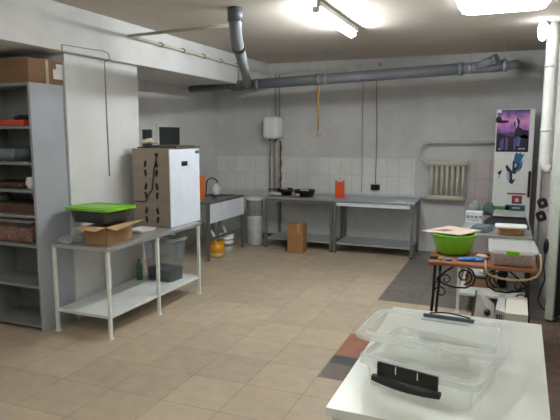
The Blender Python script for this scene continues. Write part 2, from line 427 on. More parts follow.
# ------------------------------------------------------------------ metal shelving on the left
SX0, SX1, SY0, SY1, SZ = -4.72, -3.96, 3.79, 4.20, 2.315
grey_sh = M('blue_grey_painted_steel', (160,165,172), .45, 0, .06, 3)
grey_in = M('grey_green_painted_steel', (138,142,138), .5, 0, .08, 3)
t = thing('shelving_unit', 'tall grey metal shelving unit at the left beside the wall pier', 'shelving', (SX0, SY0, 0))
W, D = SX1-SX0, SY1-SY0
obj('side_panel', B().box(W-.03, W, 0, D, 0, SZ, .003), grey_sh, t)
obj('side_panel', B().box(0, .02, 0, D, 0, SZ, .003), grey_in, t)
obj('back_panel', B().box(.02, W-.03, D-.012, D, 0, SZ), grey_in, t)
SH = [.06, .44, .83, 1.11, 1.345, 1.60, 1.93, SZ]
for z in SH:
    obj('shelf', B().box(.021, W-.031, .004, D-.013, z-.028, z, .002), grey_in, t)
def on_shelf(x, y, k): return (SX0+x, SY0+y, SH[k]+.001)
# carton on top
t = thing('cardboard_carton', 'long brown taped carton lying on top of the grey shelving unit', 'box', (SX0-.35, SY0-.0, SZ+.001))
obj('carton_body', B().box(.19, W+.35, 0, .43, 0, .215, .003), CARD_D, t)
obj('tape', B().box(W+.349, W+.352, .2, .235, 0, .215), M('clear_parcel_tape', (186,172,154), .25), t)
obj('shipping_label', B().box(W+.349, W+.3525, .29, .41, .05, .14).box(W+.349, W+.3525, .33, .41, .14, .19), M('white_paper', (222,222,220), .7), t)
# items on the shelves
solo('red_folder', B().box(0, .44, 0, .27, 0, .055, .008), M('red_orange_plastic', (206,74,48), .5), 'flat red-orange case on the upper shelf of the grey unit', 'case', on_shelf(.2, .02, 6))
solo('dark_pouch', B().blob((.12,.1,.018), .16, .10, .03, .12), M('dark_cloth', (40,40,42), .8), 'dark soft pouch lying on the red-orange case', 'pouch', (SX0+.42, SY0+.08, SH[6]+.058))
t = thing('plastic_tub', 'blue-grey plastic tub on the shelf above the wooden tray', 'tub', on_shelf(.25, .2, 5))
obj('tub_body', B().shell(.4, .3, .12, .03, taper=.02), M('blue_grey_plastic', (112,124,134), .4), t)
solo('wooden_tray', B().shell(.48, .3, .06, .02, taper=.01, th=.01), M('brown_wood_tray', (96,72,54), .6, 0, .15, 4), 'flat brown tray on shelf below the blue-grey tub', 'tray', on_shelf(.30, .19, 4))
t = thing('white_mug', 'small white mug with dark rim on the shelf beside the brown tray', 'mug', on_shelf(.64, .08, 4))
obj('mug_body', B().lathe([(.035,0),(.045,.02),(.047,.11),(.042,.11),(.04,.02),(0,.015)], 20), WHITE_PL, t)
obj('mug_handle', B().tube([(x, 0, z) for x, z in arc(-.045, .055, .03, 90, 270)], .006, 8), WHITE_PL, t)
solo('black_bundle', B().blob((0,0,.025), .055, .05, .035, .08), M('black_cloth', (26,26,28), .8), 'small black cloth bundle lying behind the white mug', 'bundle', on_shelf(.66, .23, 4))
t = thing('glass_jar', 'squat dark glass jar standing on the shelf over the brown goods', 'jar', on_shelf(.16, .16, 3))
obj('jar_body', B().lathe([(.05,0),(.06,.015),(.06,.06),(.045,.075),(.045,.08),(0,.08)], 20), M('dark_green_glass', (58,66,60), .15), t)
obj('jar_lid', B().lathe([(.047,.081),(.047,.098),(0,.098)], 20), BLACK, t)
solo('flat_carton', B().box(0, .6, 0, .3, 0, .09, .004), M('dull_red_brown_carton', (104,72,62), .7, 0, .2, 6), 'flat red-brown carton on the shelf just above the tub of brown chips', 'box', on_shelf(.07, .06, 3-0))
bpy.data.objects['glass_jar'].location = on_shelf(.2, .16, 3); bpy.data.objects['glass_jar'].location.z += .092
t = thing('storage_tub', 'clear tub full of reddish brown chips on the middle shelf of the grey unit', 'tub', on_shelf(.345, .19, 2))
obj('tub_body', B().shell(.62, .36, .2, .03, taper=.02), CLEAR, t)
chips = M('reddish_brown_chips', (166,120,102), .8, 0, .3, 28, bump=.6, col2=(92,58,50))
o = obj('contents', B().box(-.28, .28, -.15, .15, .008, .15, .02), chips, t); o['label'] = 'reddish brown dried chips'
obj('tub_lid', B().rrect(.63, .37, .03, .201, .222), MILKY, t)

# ------------------------------------------------------------------ white-legged steel work tables
def work_table(label, loc, w, ln, legs_y, th=.845, shelf_z=.215, group='white-legged steel tables'):
    """top along +Y, origin at floor below the front near corner; width runs to -X"""
    t = thing('work_table', label, 'table', loc, 0, group)
    obj('tabletop', B().box(-w, 0, 0, ln, th-.035, th, .004), STEEL, t)
    obj('lower_shelf', B().box(-w+.02, -.02, .02, ln-.02, shelf_z-.03, shelf_z, .003), WHITE_METAL, t)
    for y in legs_y:
        for x in (-.02, -w+.02):
            l = obj('leg', B().box(x-.014, x+.014, y-.014, y+.014, .012, th-.035), WHITE_METAL, t)
            obj('foot', B().lathe([(.03,0),(.028,.008),(.014,.012)], 12, (x, y, 0)), WHITE_PL, l)
    return t
work_table('long steel-topped table with white legs against the left wall carrying the tall cabinet', (-3.235, 3.865, 0), .66, 1.64, (.02, .78, 1.59))
TT = .846
# tall white-fronted steel cabinet
t = thing('steel_cabinet', 'tall cabinet with bright white front and cut-out vents in steel side, on left table', 'cabinet', (-3.315, 5.005, TT))
obj('cabinet_body', B().box(-.49, -.012, 0, .61, 0, .855, .003), M('brushed_cabinet_steel', (164,150,136), .38, .35, .08, 2, stretch=(1,1,6)), t)
obj('front_panel', B().box(-.012, 0, -.004, .61, .004, .845, .003), M('bluish_white_panel', (222,230,242), .32, 0, .03), t)
obj('recessed_handle', B().box(-.0005, .004, .225, .345, .66, .712, .004), BLACK, t)
slot = M('dark_slot', (52,46,42), .8)
for zc in (.64, .395, .13):
    for a0 in (5, 139, 185, 319):
        loop = [(-.245+.078*ro*cos(radians(a0+36*q)), zc+.125*ro*sin(radians(a0+36*q))) for ro, qs in ((1.2, (0,.25,.5,.75,1)), (.80, (.9,.6,.4,.1))) for q in qs]
        obj('vent_slot', B().poly([(x, -.0015, z) for x, z in loop], [(x, .001, z) for x, z in loop]), slot, t)
obj('power_cord', B().tube([(-.165,-.009,.79),(-.17,-.01,.72),(-.2,-.01,.64),(-.21,-.012,.55),(-.225,-.012,.46),(-.225,-.012,.42),(-.29,-.012,.34),(-.31,-.012,.285),(-.33,-.012,.275),(-.45,-.012,.275)], .006, 8), BLACK, t)
obj('cord_boss', B().lathe([(.018,0),(.018,.015),(0,.015)], 12, mat=Matrix.Translation((-.165,-.001,.79)) @ Matrix.Rotation(radians(90), 4, 'X')), BLACK, t)
obj('hinge', B().box(-.012, .002, .52, .605, .79, .822, .002), M('brown_hinge', (96,86,78), .5), t)
obj('hinge', B().box(-.03, .0, .611, .622, .60, .70, .002), STEEL_D, t)
CT = TT+.856
solo('dark_board', B().box(-.46, .03, 0, .56, 0, .014, .004).box(-.44, 0, .06, .5, .0145, .03, .006), M('dark_grey_sheet', (92,84,78), .6, 0, .1), 'flat dark grey board lying on top of the tall cabinet', 'board', (-3.33, 5.11, CT+.0), radians(3))
b = B()
for p, r in (((-.08,0,.03),(.10,.08,.05)), ((.06,.02,.02),(.12,.06,.035)), ((-.03,.05,.05),(.07,.05,.05))): b.blob([q*.65 for q in p], *[q*.62 for q in r], .25)
solo('rumpled_cloth', b, M('cream_cloth', (206,198,176), .9, 0, .12, 20), 'rumpled cream cloth heaped at the left of the cabinet top', 'cloth', (-3.66, 5.13, CT+.048))

# open cardboard box with flaps, tub with lime lid on it
rz = radians(2)
t = thing('cardboard_box', 'open brown cardboard box with flaps out, under the lime-lidded tub', 'box', (-3.32, 3.955, TT), rz)
obj('box_walls', B().box(-.25, 0, 0, .012, 0, .17).box(-.25, 0, .385, .397, 0, .17).box(-.25, -.238, 0, .397, 0, .17).box(-.012, 0, 0, .397, 0, .17).box(-.25, 0, 0, .397, 0, .006), CARD, t)
FL = M('pale_cardboard_inside', (190,158,120), .85, 0, .06)
obj('flap', B().quad([(0,.005,.17), (0,.39,.17), (.135,.40,.195), (.135,-.03,.155)], .005), FL, t)
obj('flap', B().quad([(-.245,0,.17), (-.005,0,.17), (-.03,-.12,.15), (-.27,-.12,.165)], .005), FL, t)
t = thing('lidded_tub', 'clear tub of dark contents with lime green lid resting on the open cardboard box', 'tub', (-3.60, 4.235, TT+.176), radians(-3))
obj('tub_body', B().shell(.48, .39, .13, .05, taper=.03, th=.004), clear('smoky_plastic', (150,150,150), .35), t)
o = obj('contents', B().rrect(.41, .32, .05, .006, .11), M('dark_contents', (48,46,50), .6, 0, .2, 20), t); o['label'] = 'dark grey contents'
obj('lid', B().rrect(.53, .42, .06, .131, .139).ring(.55, .44, .06, .03, .122, .146).rrect(.40, .28, .05, .139, .144), LIME, t)
b = B()
for k in range(5): b.blob((random.uniform(-.08,.08), random.uniform(-.15,.15), .03), .07, .08, .05, .3)
solo('clear_plastic_bag', b, clear('crinkled_film', (230,234,236), .3, .08), 'crumpled clear plastic bag on the near left corner of the long table', 'bag', (-3.74, 4.03, TT+.0))
solo('white_tray', B().shell(.2, .26, .035, .03, taper=.02), M('pale_tray', (206,206,200), .4), 'shallow pale tray on the table between cardboard box and tall cabinet', 'tray', (-3.48, 4.70, TT))
# grey bin on the lower shelf
t = thing('grey_bin', 'deep grey plastic bin half full of dark stuff on the shelf under the tall cabinet', 'bin', (-3.545, 5.2, .216), radians(-4))
GB = clear('grey_translucent_plastic', (190,198,202), .2, .3)
obj('bin_body', B().shell(.40, .30, .47, .04, taper=.03, th=.005), GB, t)
obj('contents', B().rrect(.32, .22, .03, .007, .14, w1=.34, d1=.24), M('charcoal_lumps', (58,58,62), .8, 0, .3, 30, bump=.5), t)
obj('bin_rim', B().ring(.43, .33, .05, .03, .455, .487), M('grey_rim', (160,166,166), .4), t)
solo('green_bottle', B().lathe([(.03,0),(.034,.01),(.034,.16),(.012,.2),(.012,.235),(0,.235)], 14), M('green_glass', (74,120,76), .25), 'slim green bottle standing left of the grey bin on the lower shelf', 'bottle', (-3.80, 5.06, .216))

# ------------------------------------------------------------------ sink in the recess
t = thing('steel_sink', 'free-standing stainless sink with white-blue front apron beyond the tall cabinet', 'sink', (-3.96, 6.95, 0))
SL, SW, SHt = 1.17, .62, .87
bb = B().box(-SW, 0, 0, SL, SHt-.04, SHt, .004)
rim = B().box(-SW, 0, 0, .08, SHt-.03, SHt).box(-SW, 0, SL-.08, SL, SHt-.03, SHt).box(-.08, 0, .08, SL-.08, SHt-.03, SHt).box(-SW, -SW+.1, .08, SL-.08, SHt-.03, SHt)
bb.bm.free(); obj('sink_rim', rim, STEEL_D, t)
obj('basin', B().box(-SW+.1, -.08, .08, .085, SHt-.3, SHt-.03).box(-SW+.1, -.08, SL-.085, SL-.08, SHt-.3, SHt-.03).box(-SW+.1, -SW+.105, .085, SL-.085, SHt-.3, SHt-.03).box(-.085, -.08, .085, SL-.085, SHt-.3, SHt-.03).box(-SW+.1, -.08, .08, SL-.08, SHt-.305, SHt-.3), STEEL, t)
obj('apron', B().box(.0, .006, .03, SL-.03, SHt-.31, SHt-.03, .002), M('bluish_apron_steel', (224,231,242), .32, .0, .04), t)
for x in (-.03, -SW+.03):
    for y in (.02, SL-.02):
        obj('leg', B().box(x-.02, x+.02, y-.02, y+.02, 0, SHt-.03), STEEL_D, t)
obj('crossbar', B().box(-.045, -.015, .04, SL-.04, .3, .33), STEEL_D, t)
for y in (.42, .85): obj('drain_outlet', B().lathe([(.05,SHt-.306),(.05,SHt-.36),(.025,SHt-.38),(.025,SHt-.41)], 14, (-.28, y, 0)), WHITE_PL, t)
t = thing('faucet', 'dark curved gooseneck faucet at the back of the steel sink', 'faucet', (-4.52, 7.86, SHt+.001))
obj('faucet_base', B().lathe([(.03,0),(.03,.03),(.014,.04),(.014,.06)], 14), STEEL_D, t)
obj('spout', B().tube([(0,0,.05),(0,0,.16)]+[(x, .0, z) for x, z in arc(.11, .17, .11, 180, 20, 12)], .011, 10), M('dark_chrome', (80,82,84), .25, .7), t)
t = thing('white_jug', 'white plastic jug standing on the far end of the sink', 'jug', (-4.40, 7.96, SHt+.001))
obj('jug_body', B().lathe([(.055,0),(.065,.02),(.062,.12),(.03,.16),(.028,.18),(0,.18)], 18), WHITE_PL, t)
obj('jug_handle', B().tube([(x, 0, z) for x, z in arc(.055, .10, .045, 80, -80)], .009, 8), WHITE_PL, t)
solo('cutting_board', B().box(-.012, .012, -.055, .055, 0, .37, .01), M('orange_board', (222,112,36), .45, 0, .08), 'orange cutting board standing upright on the sink beside the tall cabinet', 'cutting board', (-4.24, 7.23, SHt+.001), radians(-40))
def hose(name, pts, mat, label, r=.025):
    n = len(pts); P = []
    for i in range(n-1):
        a, c = Vector(pts[i]), Vector(pts[i+1])
        for k in range(6): P.append(a+(c-a)*k/6)
    P.append(Vector(pts[-1])); rad = [r*(1.12 if i % 2 else .92) for i in range(len(P))]
    return solo(name, B().tube(P, rad, 10), mat, label, 'hose', group='drain hoses under the sink')
def bucket(label, loc, r, h, mat, band=None):
    t = thing('bucket', label, 'bucket', loc, 0, 'buckets under the sink')
    obj('bucket_body', B().lathe([(0,.0),(r*.86,0),(r,h),(r*.97,h),(r*.83,.01),(0,.01)], 28, cap=False), mat, t)
    obj('bucket_rim', B().tube([(r*1.01*cos(2*pi*i/28), r*1.01*sin(2*pi*i/28), h-.012) for i in range(28)], .008, 6, True), mat, t)
    if band:
        for z0, z1, mm in band:
            rr = lambda z: r*(.86+.14*z/h)+.0015
            obj('printed_label', B().lathe([(rr(z0), z0),(rr(z1), z1)], 28, cap=False), mm, t)
    return t
bucket('yellow plastic bucket with pale label on the floor under the sink', (-4.04, 7.30, 0), .125, .24, M('yellow_plastic', (236,166,24), .4), [(.02, .07, M('pale_yellow_label', (222,204,150), .5))])
bucket('white plastic bucket with dark printed bands behind the yellow one under the sink', (-4.05, 7.66, 0), .115, .29, WHITE_PL, [(.10, .15, M('grey_print', (120,128,128), .5)), (.20, .22, M('grey_print', (120,128,128), .5))])
white_hose = M('white_corrugated_hose', (214,214,212), .45)
hose('drain_hose', [(-4.24,7.37,.46),(-4.23,7.33,.43),(-4.12,7.30,.38),(-4.07,7.30,.3),(-4.05,7.30,.12)], white_hose, 'white corrugated hose dropping from sink into the yellow bucket')
hose('drain_hose', [(-4.24,7.80,.46),(-4.22,7.76,.43),(-4.12,7.69,.38),(-4.08,7.67,.32),(-4.06,7.66,.15)], white_hose, 'white corrugated hose dropping from sink into the white bucket')
# drum
t = thing('plastic_drum', 'tall white plastic drum with white lid ring and dark collar in the back left corner', 'drum', (-3.90, 8.40, 0))
obj('drum_body', B().lathe([(0,0),(.125,0),(.14,.03),(.142,.46),(.14,.50),(0,.50)], 28, cap=False), M('off_white_drum', (206,208,206), .45), t)
b = B().lathe([(.141,.50),(.138,.58),(.146,.68),(.140,.76)], 28, cap=False)
for v in b.bm.verts: v.co.x *= 1+random.uniform(-.03,.03); v.co.y *= 1+random.uniform(-.03,.03)
obj('bag_collar', b, M('dark_film', (160,162,160), .3, 0, .25, 12), t)
obj('lid_ring', B().lathe([(0,.76),(.150,.76),(.152,.795),(.14,.80),(0,.798)], 28, cap=False), WHITE_PL, t)

# ------------------------------------------------------------------ steel tables on the back wall
def prep_table(label, x0, x1, apron_white, legs_in):
    t = thing('prep_table', label, 'table', (x0, 8.25, 0), 0, 'steel prep tables on the back wall')
    w, dp, h = x1-x0, .645, .845
    obj('tabletop', B().box(0, w, 0, dp, h-.035, h, .004), M('bluish_table_steel', (184,194,204), .3, .55, .06, 3) if apron_white else STEEL, t)
    if apron_white: obj('apron', B().box(.045, w-.06, .012, .02, h-.1, h-.045, .002), M('bluish_apron_steel', (224,231,242), .32, .0, .04), t)
    else: obj('apron', B().box(.03, w-.03, .02, .03, h-.08, h-.035, .002), STEEL_D, t)
    obj('lower_shelf', B().box(.03, w-.03, .03, dp-.03, .13, .16, .003), M('pale_steel_shelf', (176,180,180), .4, .3, .06), t)
    for x in (.022, w-.022):
        for y in (.022, dp-.022):
            l = obj('leg', B().box(x-.02, x+.02, y-.02, y+.02, .02, h-.035), STEEL_D, t)
            obj('foot', B().lathe([(.026,0),(.022,.02)], 12, (x, y, 0)), BLACK, l)
    return t
prep_table('stainless prep table at the left of the back wall holding the black pans', -3.66, -2.49, False, 0)
prep_table('pale stainless prep table with white apron right of the pan table, by the radiator', -2.475, -1.235, True, 0)
PT = .846
t = thing('carton', 'small upright brown carton on the floor before the pan table', 'box', (-2.88, 7.98, 0), radians(4))
obj('carton_body', B().box(-.255, 0, 0, .235, 0, .455, .004), M('tan_carton', (160,118,76), .85, 0, .07), t)
obj('tape', B().box(-.10, -.05, -.0015, .2, .32, .4565), M('tan_tape', (178,140,98), .4), t)
def pan(label, x, y, r):
    t = thing('frying_pan', label, 'pan', (x, y, PT), 0, 'frying pans')
    obj('pan_body', B().lathe([(0,0),(r*.78,0),(r*.98,.09),(r,.105),(r*.96,.105),(r*.74,.008),(0,.008)], 28, cap=False), BLACK, t)
    obj('handle', B().box(r*.6, r+.14, -.014, .014, .08, .098, .005, mat=Matrix.Rotation(radians(200), 4, 'Z')), BLACK, t)
    b = B()
    for k in range(3): b.blob((random.uniform(-.05,.05), random.uniform(-.03,.03), .085), .05, .04, .035, .25)
    obj('pan_contents', b, M('pale_rag', (188,190,188), .7), t)
pan('black frying pan by the pink wide pipe, left of the two pans', -3.44, 8.62, .145)
pan('wide black frying pan mid-table, right of the two pans', -3.05, 8.52, .18)
b = B()
for p in ((0,0,.03),(.08,.02,.025),(-.05,.03,.02)): b.blob(p, .06, .045, .03, .3)
solo('white_rag', b, M('white_cloth', (206,206,200), .85), 'crumpled white rag on the left end of the pan table', 'rag', (-3.56, 8.42, PT-.0))
t = thing('ladle_cup', 'small dull pink cup with handle at the front edge of the pan table', 'cup', (-3.10, 8.31, PT))
obj('cup_body', B().lathe([(0,0),(.036,0),(.045,.06),(.042,.06),(.034,.005),(0,.005)], 18, cap=False), M('dull_pink', (172,140,136), .5), t)
obj('cup_handle', B().tube([(x, 0, z) for x, z in arc(-.04, .03, .024, 90, 270)], .006, 8), M('dull_pink', (172,140,136), .5), t)
t = thing('canister', 'upright bright orange canister with notched top where the two prep tables meet', 'canister', (-2.475, 8.60, PT), radians(15))
b = B().box(-.075, .075, -.055, .055, 0, .225, .008)
b.box(-.075, -.035, -.055, .055, .222, .262, .006).box(.035, .075, -.055, .055, .222, .262, .006)
obj('canister_body', b, ORANGE, t)
obj('cap', B().lathe([(.018,.225),(.018,.245),(0,.245)], 12), ORANGE, t)
solo('steel_spoon', B().tube([(0,0,.008),(.1,.01,.012),(.14,.015,.008)], [.004,.005,.018], 8), WHITE_PL, 'pale spoon lying on the right end of the apron table', 'spoon', (-1.52, 8.42, PT), radians(10))

# wall socket + cables
t = thing('wall_socket', 'black double socket on the white tiles above the apron table', 'socket', (-1.95, YB-.013, 1.0))
obj('socket_box', B().box(-.075, .065, -.055, 0, -.045, .045, .01), BLACK, t)
obj('plug', B().lathe([(.022,0),(.02,.03),(0,.03)], 12, mat=Matrix.Translation((-.035,-.055,0)) @ Matrix.Rotation(radians(90), 4, 'X')), BLACK, t)
GREYC = M('grey_cable', (122,122,122), .6)
solo('wall_cable', B().tube([(0,0,0),(.005,0,.5),(.0,0,1.0),(-.02,0,1.66)], .006, 6), GREYC, 'thin grey cable running up from the black socket to the drain pipe', 'cable', (-1.96, YB-.02, 1.05))
solo('wall_cable', B().tube([(0,0,-.25),(.0,0,.2),(-.005,0,.4),(-.005,0,1.55)], .005, 6), M('pale_cable', (160,160,158), .6), 'thin pale cable on the wall left of the one above the socket', 'cable', (-2.19, YB-.02, 1.15))

solo('wall_cable', B().tube([(0,-.43,.06),(0,-.43,.113),(0,.02,.13),(0,.14,.138),(0,.22,.12),(0,.24,.055),(-.068,.24,.045),(-.07,.24,0),(-.071,.243,-.6),(-.071,.246,-1.15)], .006, 6), M('pale_grey_cable', (150,150,150), .6), 'thin grey cable along the beam and down the white pier beside the grey shelving', 'cable', (-3.857, 4.53, 2.56))
# water heater
t = thing('water_heater', 'small white box water heater on the back wall over the pan table', 'water heater', (-3.71, YB-.001, 1.78))
obj('heater_body', B().box(-.145, .135, -.31, -.02, 0, .375, .065, seg=5), M('white_enamel', (234,238,242), .28, 0, .02), t)
obj('back_plate', B().box(-.14, .14, -.02, 0, -.005, .375, .004), M('pale_grey_plate', (190,192,194), .5), t)
obj('control_strip', B().box(-.08, .06, -.3125, -.308, .07, .088, .001), M('bright_strip', (236,238,240), .3), t)
for x in (-.06, .04): obj('inlet', B().lathe([(.013,-.05),(.013,.0)], 10, (x, -.16, 0)), BLACK, t)
t = thing('supply_pipes', 'pair of thin pipes rising from behind the water heater to the conduit', 'pipe', (-3.70, YB-.03, 2.155))
for x in (-.02, .05): obj('pipe', B().tube([(x,0,0),(x,0,.70)], .012, 8), M('dull_beige_pipe', (150,150,144), .5), t)
t = thing('riser_pipes', 'wide pale riser pipe between two thin hoses running down under the water heater', 'pipe', (-3.70, YB-.075, PT))
obj('wide_riser', B().tube([(.02,0,0),(.02,0,.90)], .048, 16), M('pinkish_beige_pipe', (190,178,166), .6, 0, .12, 12), t)
obj('thin_hose', B().tube([(-.10,-.02,0),(-.10,-.02,.6),(-.07,-.05,.86)], .013, 8), M('greenish_hose', (128,136,126), .5), t)
hp = [(.10+.008*sin(i*1.7), -.02, .9*i/14) for i in range(15)]
obj('thin_hose', B().tube(hp, [.012+.007*(i % 4 == 0) for i in range(15)], 8), M('rusty_pipe', (92,82,74), .6, 0, .2, 20), t)

# radiator
RP = M('cream_radiator_paint', (206,200,184), .45, 0, .05)
t = thing('radiator', 'cream pipe radiator with seven columns under a looped pipe on the back wall', 'radiator', (-1.12, 8.80, 0))
obj('header', B().tube([(-.01,0,1.405),(.575,0,1.405)], .042, 16), RP, t)
obj('header', B().tube([(-.03,0,.88),(.555,0,.88)], .042, 16), RP, t)
for k in range(7): obj('column', B().tube([(.055+k*.078,0,.86),(.055+k*.078,0,1.40)], .0235, 12), RP, t)
pa = [(1.02, 1.735), (.02, 1.735)]+arc(.02, 1.575, .16, 90, 232, 10)+[(.0, 1.40)]
obj('feed_pipe', B().tube([(x, .02 if x>.3 else 0, z) for x, z in pa], .02, 12), RP, t)
obj('return_pipe', B().tube([(-.03,0,.88),(-.07,0,.878),(-.085,.03,.873),(-.085,.1,.865)], .022, 10), RP, t)
for x in (.1, .45): obj('wall_bracket', B().box(x-.01, x+.01, .02, .119, .87, .89).box(x-.01, x+.01, .02, .119, 1.39, 1.41), RP, t)

# ------------------------------------------------------------------ fridge
t = thing('refrigerator', 'tall narrow white refrigerator with posters on its door in the back right corner', 'refrigerator', (-.16, 8.25, 0))
FW, FH = .49, 2.20
FRW = M('white_fridge_enamel', (224,226,222), .35, 0, .03)
obj('fridge_body', B().box(0, FW, .05, .50, .04, FH, .012), M('fridge_side_enamel', (206,206,202), .4, 0, .03), t)
obj('door', B().box(0, FW, 0, .048, .60, FH-.004, .012), FRW, t)
obj('door', B().box(0, FW, 0, .048, .06, .59, .012), FRW, t)
h = obj('handle', B().box(FW-.045, FW-.012, -.035, -.001, 1.0, 1.36, .012), BLACK, t); h['label'] = 'black bar handle'
for x in (.05, FW-.05): obj('foot', B().lathe([(.025,0),(.025,.04)], 12, (x, .3, 0)), BLACK, t)
# posters: generic pictures made of flat shapes
def flat(bb, pts, y, th=.0006): bb.poly([(x, y, z) for x, z in pts], [(x, y-th, z) for x, z in pts])
def ell(cx, cz, rx, rz, n=18, rot=0): return [(cx+rx*cos(2*pi*i/n)*cos(rot)-rz*sin(2*pi*i/n)*sin(rot), cz+rx*cos(2*pi*i/n)*sin(rot)+rz*sin(2*pi*i/n)*cos(rot)) for i in range(n)]
t = thing('sky_poster', 'poster of a purple and pink sky over dark shapes on the fridge door top', 'poster', (-.145, 8.2485, 1.615))
PW, PH = .41, .57
mm, nt, bs, oo = nodes('purple_sky_print')
cr = nt.nodes.new('ShaderNodeValToRGB'); v = coords(nt, 'Object')
sp = nt.nodes.new('ShaderNodeSeparateXYZ'); nt.links.new(v, sp.inputs[0])
nz = noise(nt, v, 9, 5); ad = nt.nodes.new('ShaderNodeMath'); ad.operation = 'MULTIPLY_ADD'
nt.links.new(nz, ad.inputs[0]); ad.inputs[1].default_value = .28; nt.links.new(sp.outputs[2], ad.inputs[2])
mr = ramp(nt, ad.outputs[0], .0+.14, .57+.14); nt.links.new(mr, cr.inputs[0])
els = cr.color_ramp.elements; els[0].color = (*lin((38,30,62)), 1); els[1].color = (*lin((70,52,110)), 1); els[1].position = 1
for p, c in ((.32, (52,44,86)), (.47, (92,70,132)), (.58, (176,110,186)), (.74, (226,150,206)), (.86, (134,98,166))):
    e = els.new(p); e.color = (*lin(c), 1)
nt.links.new(cr.outputs[0], bs.inputs['Base Color']); bs.inputs['Roughness'].default_value = .4
obj('poster_sheet', B().box(0, PW, -.001, 0, 0, PH), mm, t)
DK = M('poster_dark_ink', (30,24,44), .45); PK = M('poster_pink_ink', (216,132,196), .45); BL = M('poster_blue_ink', (96,98,160), .45); LV = M('poster_pale_ink', (214,196,222), .45)
b = B(); flat(b, [(0,0),(.41,0),(.41,.20),(.36,.24),(.30,.22),(.22,.20),(.12,.22),(.05,.26),(0,.24)], -.0011); flat(b, ell(.07,.41,.085,.022), -.0011); flat(b, ell(.02,.44,.04,.04), -.0011)
flat(b, [(.22,.2),(.235,.33),(.21,.39),(.25,.47),(.29,.42),(.28,.34),(.34,.30),(.40,.29),(.40,.18)], -.0011)
obj('dark_shapes', b, DK, t)
b = B(); flat(b, [(.22,.48),(.25,.44),(.262,.37),(.25,.31),(.238,.36),(.228,.42)], -.0018); obj('pale_streak', b, LV, t)
b = B()
for x0, z1 in ((.05,.17),(.075,.19),(.225,.2)):
    flat(b, [(x0,.03),(x0+.018,.03),(x0+.02,z1),(x0,z1-.02)], -.0018); obj('blue_shape', b, BL, t); b = B()
flat(b, [(.25,.08),(.30,.08),(.31,.2),(.26,.21)], -.0018)
obj('blue_shape', b, BL, t)
b = B(); flat(b, [(.115,.03),(.15,.03),(.15,.19),(.12,.20)], -.0018); obj('pink_shape', b, M('poster_mauve_ink', (120,74,116), .45), t)
b = B(); 
for x0 in (.285,.305,.33,.35): flat(b, [(x0,.035),(x0+.014,.035),(x0+.018,.055),(x0+.004,.055)], -.0018)
flat(b, [(.03,.03),(.06,.03),(.055,.045),(.035,.045)], -.0018)
obj('pale_marks', b, LV, t)
solo('corner_magnet', B().box(0,.05,-.004,0,0,.04,.001), WHITE_PL, 'small white paper tab at the top left corner of the sky poster', 'tab', (-.145, 8.247, 2.145))
t = thing('splash_print', 'loose blue and black abstract print stuck on the fridge door below the poster', 'print', (-.16, 8.2485, 1.15))
NV = M('navy_ink', (34,42,66), .5); CB = M('cobalt_ink', (42,106,150), .5); SK = M('pale_blue_ink', (168,186,206), .5)
b = B(); flat(b, [(.24,.17),(.28,.16),(.33,.25),(.33,.36),(.27,.40),(.24,.33)], 0); flat(b, [(.15,.26),(.17,.29),(.24,.2),(.25,.08),(.29,.10),(.25,.02),(.21,.04),(.20,.14)], 0); flat(b, [(.05,.18),(.11,.22),(.10,.17),(.08,.13)], 0)
obj('navy_shape', b, NV, t)
b = B(); flat(b, [(.25,.33),(.33,.30),(.36,.38),(.385,.44),(.35,.43),(.34,.46),(.31,.44),(.28,.46),(.26,.42)], -.0007); obj('blue_shape', b, CB, t)
b = B(); flat(b, [(.30,.18),(.36,.25),(.365,.36),(.33,.30)], -.0007); obj('blue_shape', b, CB, t)
b = B(); flat(b, [(.17,.18),(.20,.2),(.215,.1),(.2,.05),(.17,.12)], -.0007); flat(b, [(.27,.25),(.30,.27),(.29,.31),(.26,.3)], -.0007); flat(b, [(.28,.20),(.34,.24),(.35,.22),(.30,.18)], -.0007); flat(b, [(.06,.12),(.09,.16),(.08,.08)], -.0007)
obj('pale_shape', b, SK, t)
def magnet(name, x, z, w, h, col, label, stripe=None):
    t = thing(name, label, 'sticker', (x, 8.2485, z), 0, 'stickers on the fridge door')
    obj('sticker_face', B().box(0, w, -.002, 0, 0, h), M('sticker_%d_%d_%d' % col, col, .5), t)
    if stripe:
        b = B()
        for (a, c, ww, hh) in stripe: b.box(a, a+ww, -.0028, -.002, c, c+hh)
        obj('sticker_print', b, M('sticker_light_print', (206,196,190), .5), t)
    return t
magnet('red_banner', .03, 1.03, .235, .022, (150,50,58), 'thin red banner sticker low on the fridge door')
magnet('maroon_sticker', .095, .90, .13, .115, (138,56,66), 'square maroon sticker under the thin red banner', [(.04,.03,.05,.05)])
magnet('teal_sticker', .015, .79, .255, .095, (36,98,104), 'wide teal sticker under the maroon square', [(.09,.045,.1,.016)])
magnet('green_sticker', -.15, .765, .22, .095, (92,150,78), 'wide green sticker at the lower left of the fridge door', [(.03,.03,.18,.014)])
magnet('grey_sticker', .01, .745, .22, .035, (150,152,156), 'narrow grey sticker under the teal one')

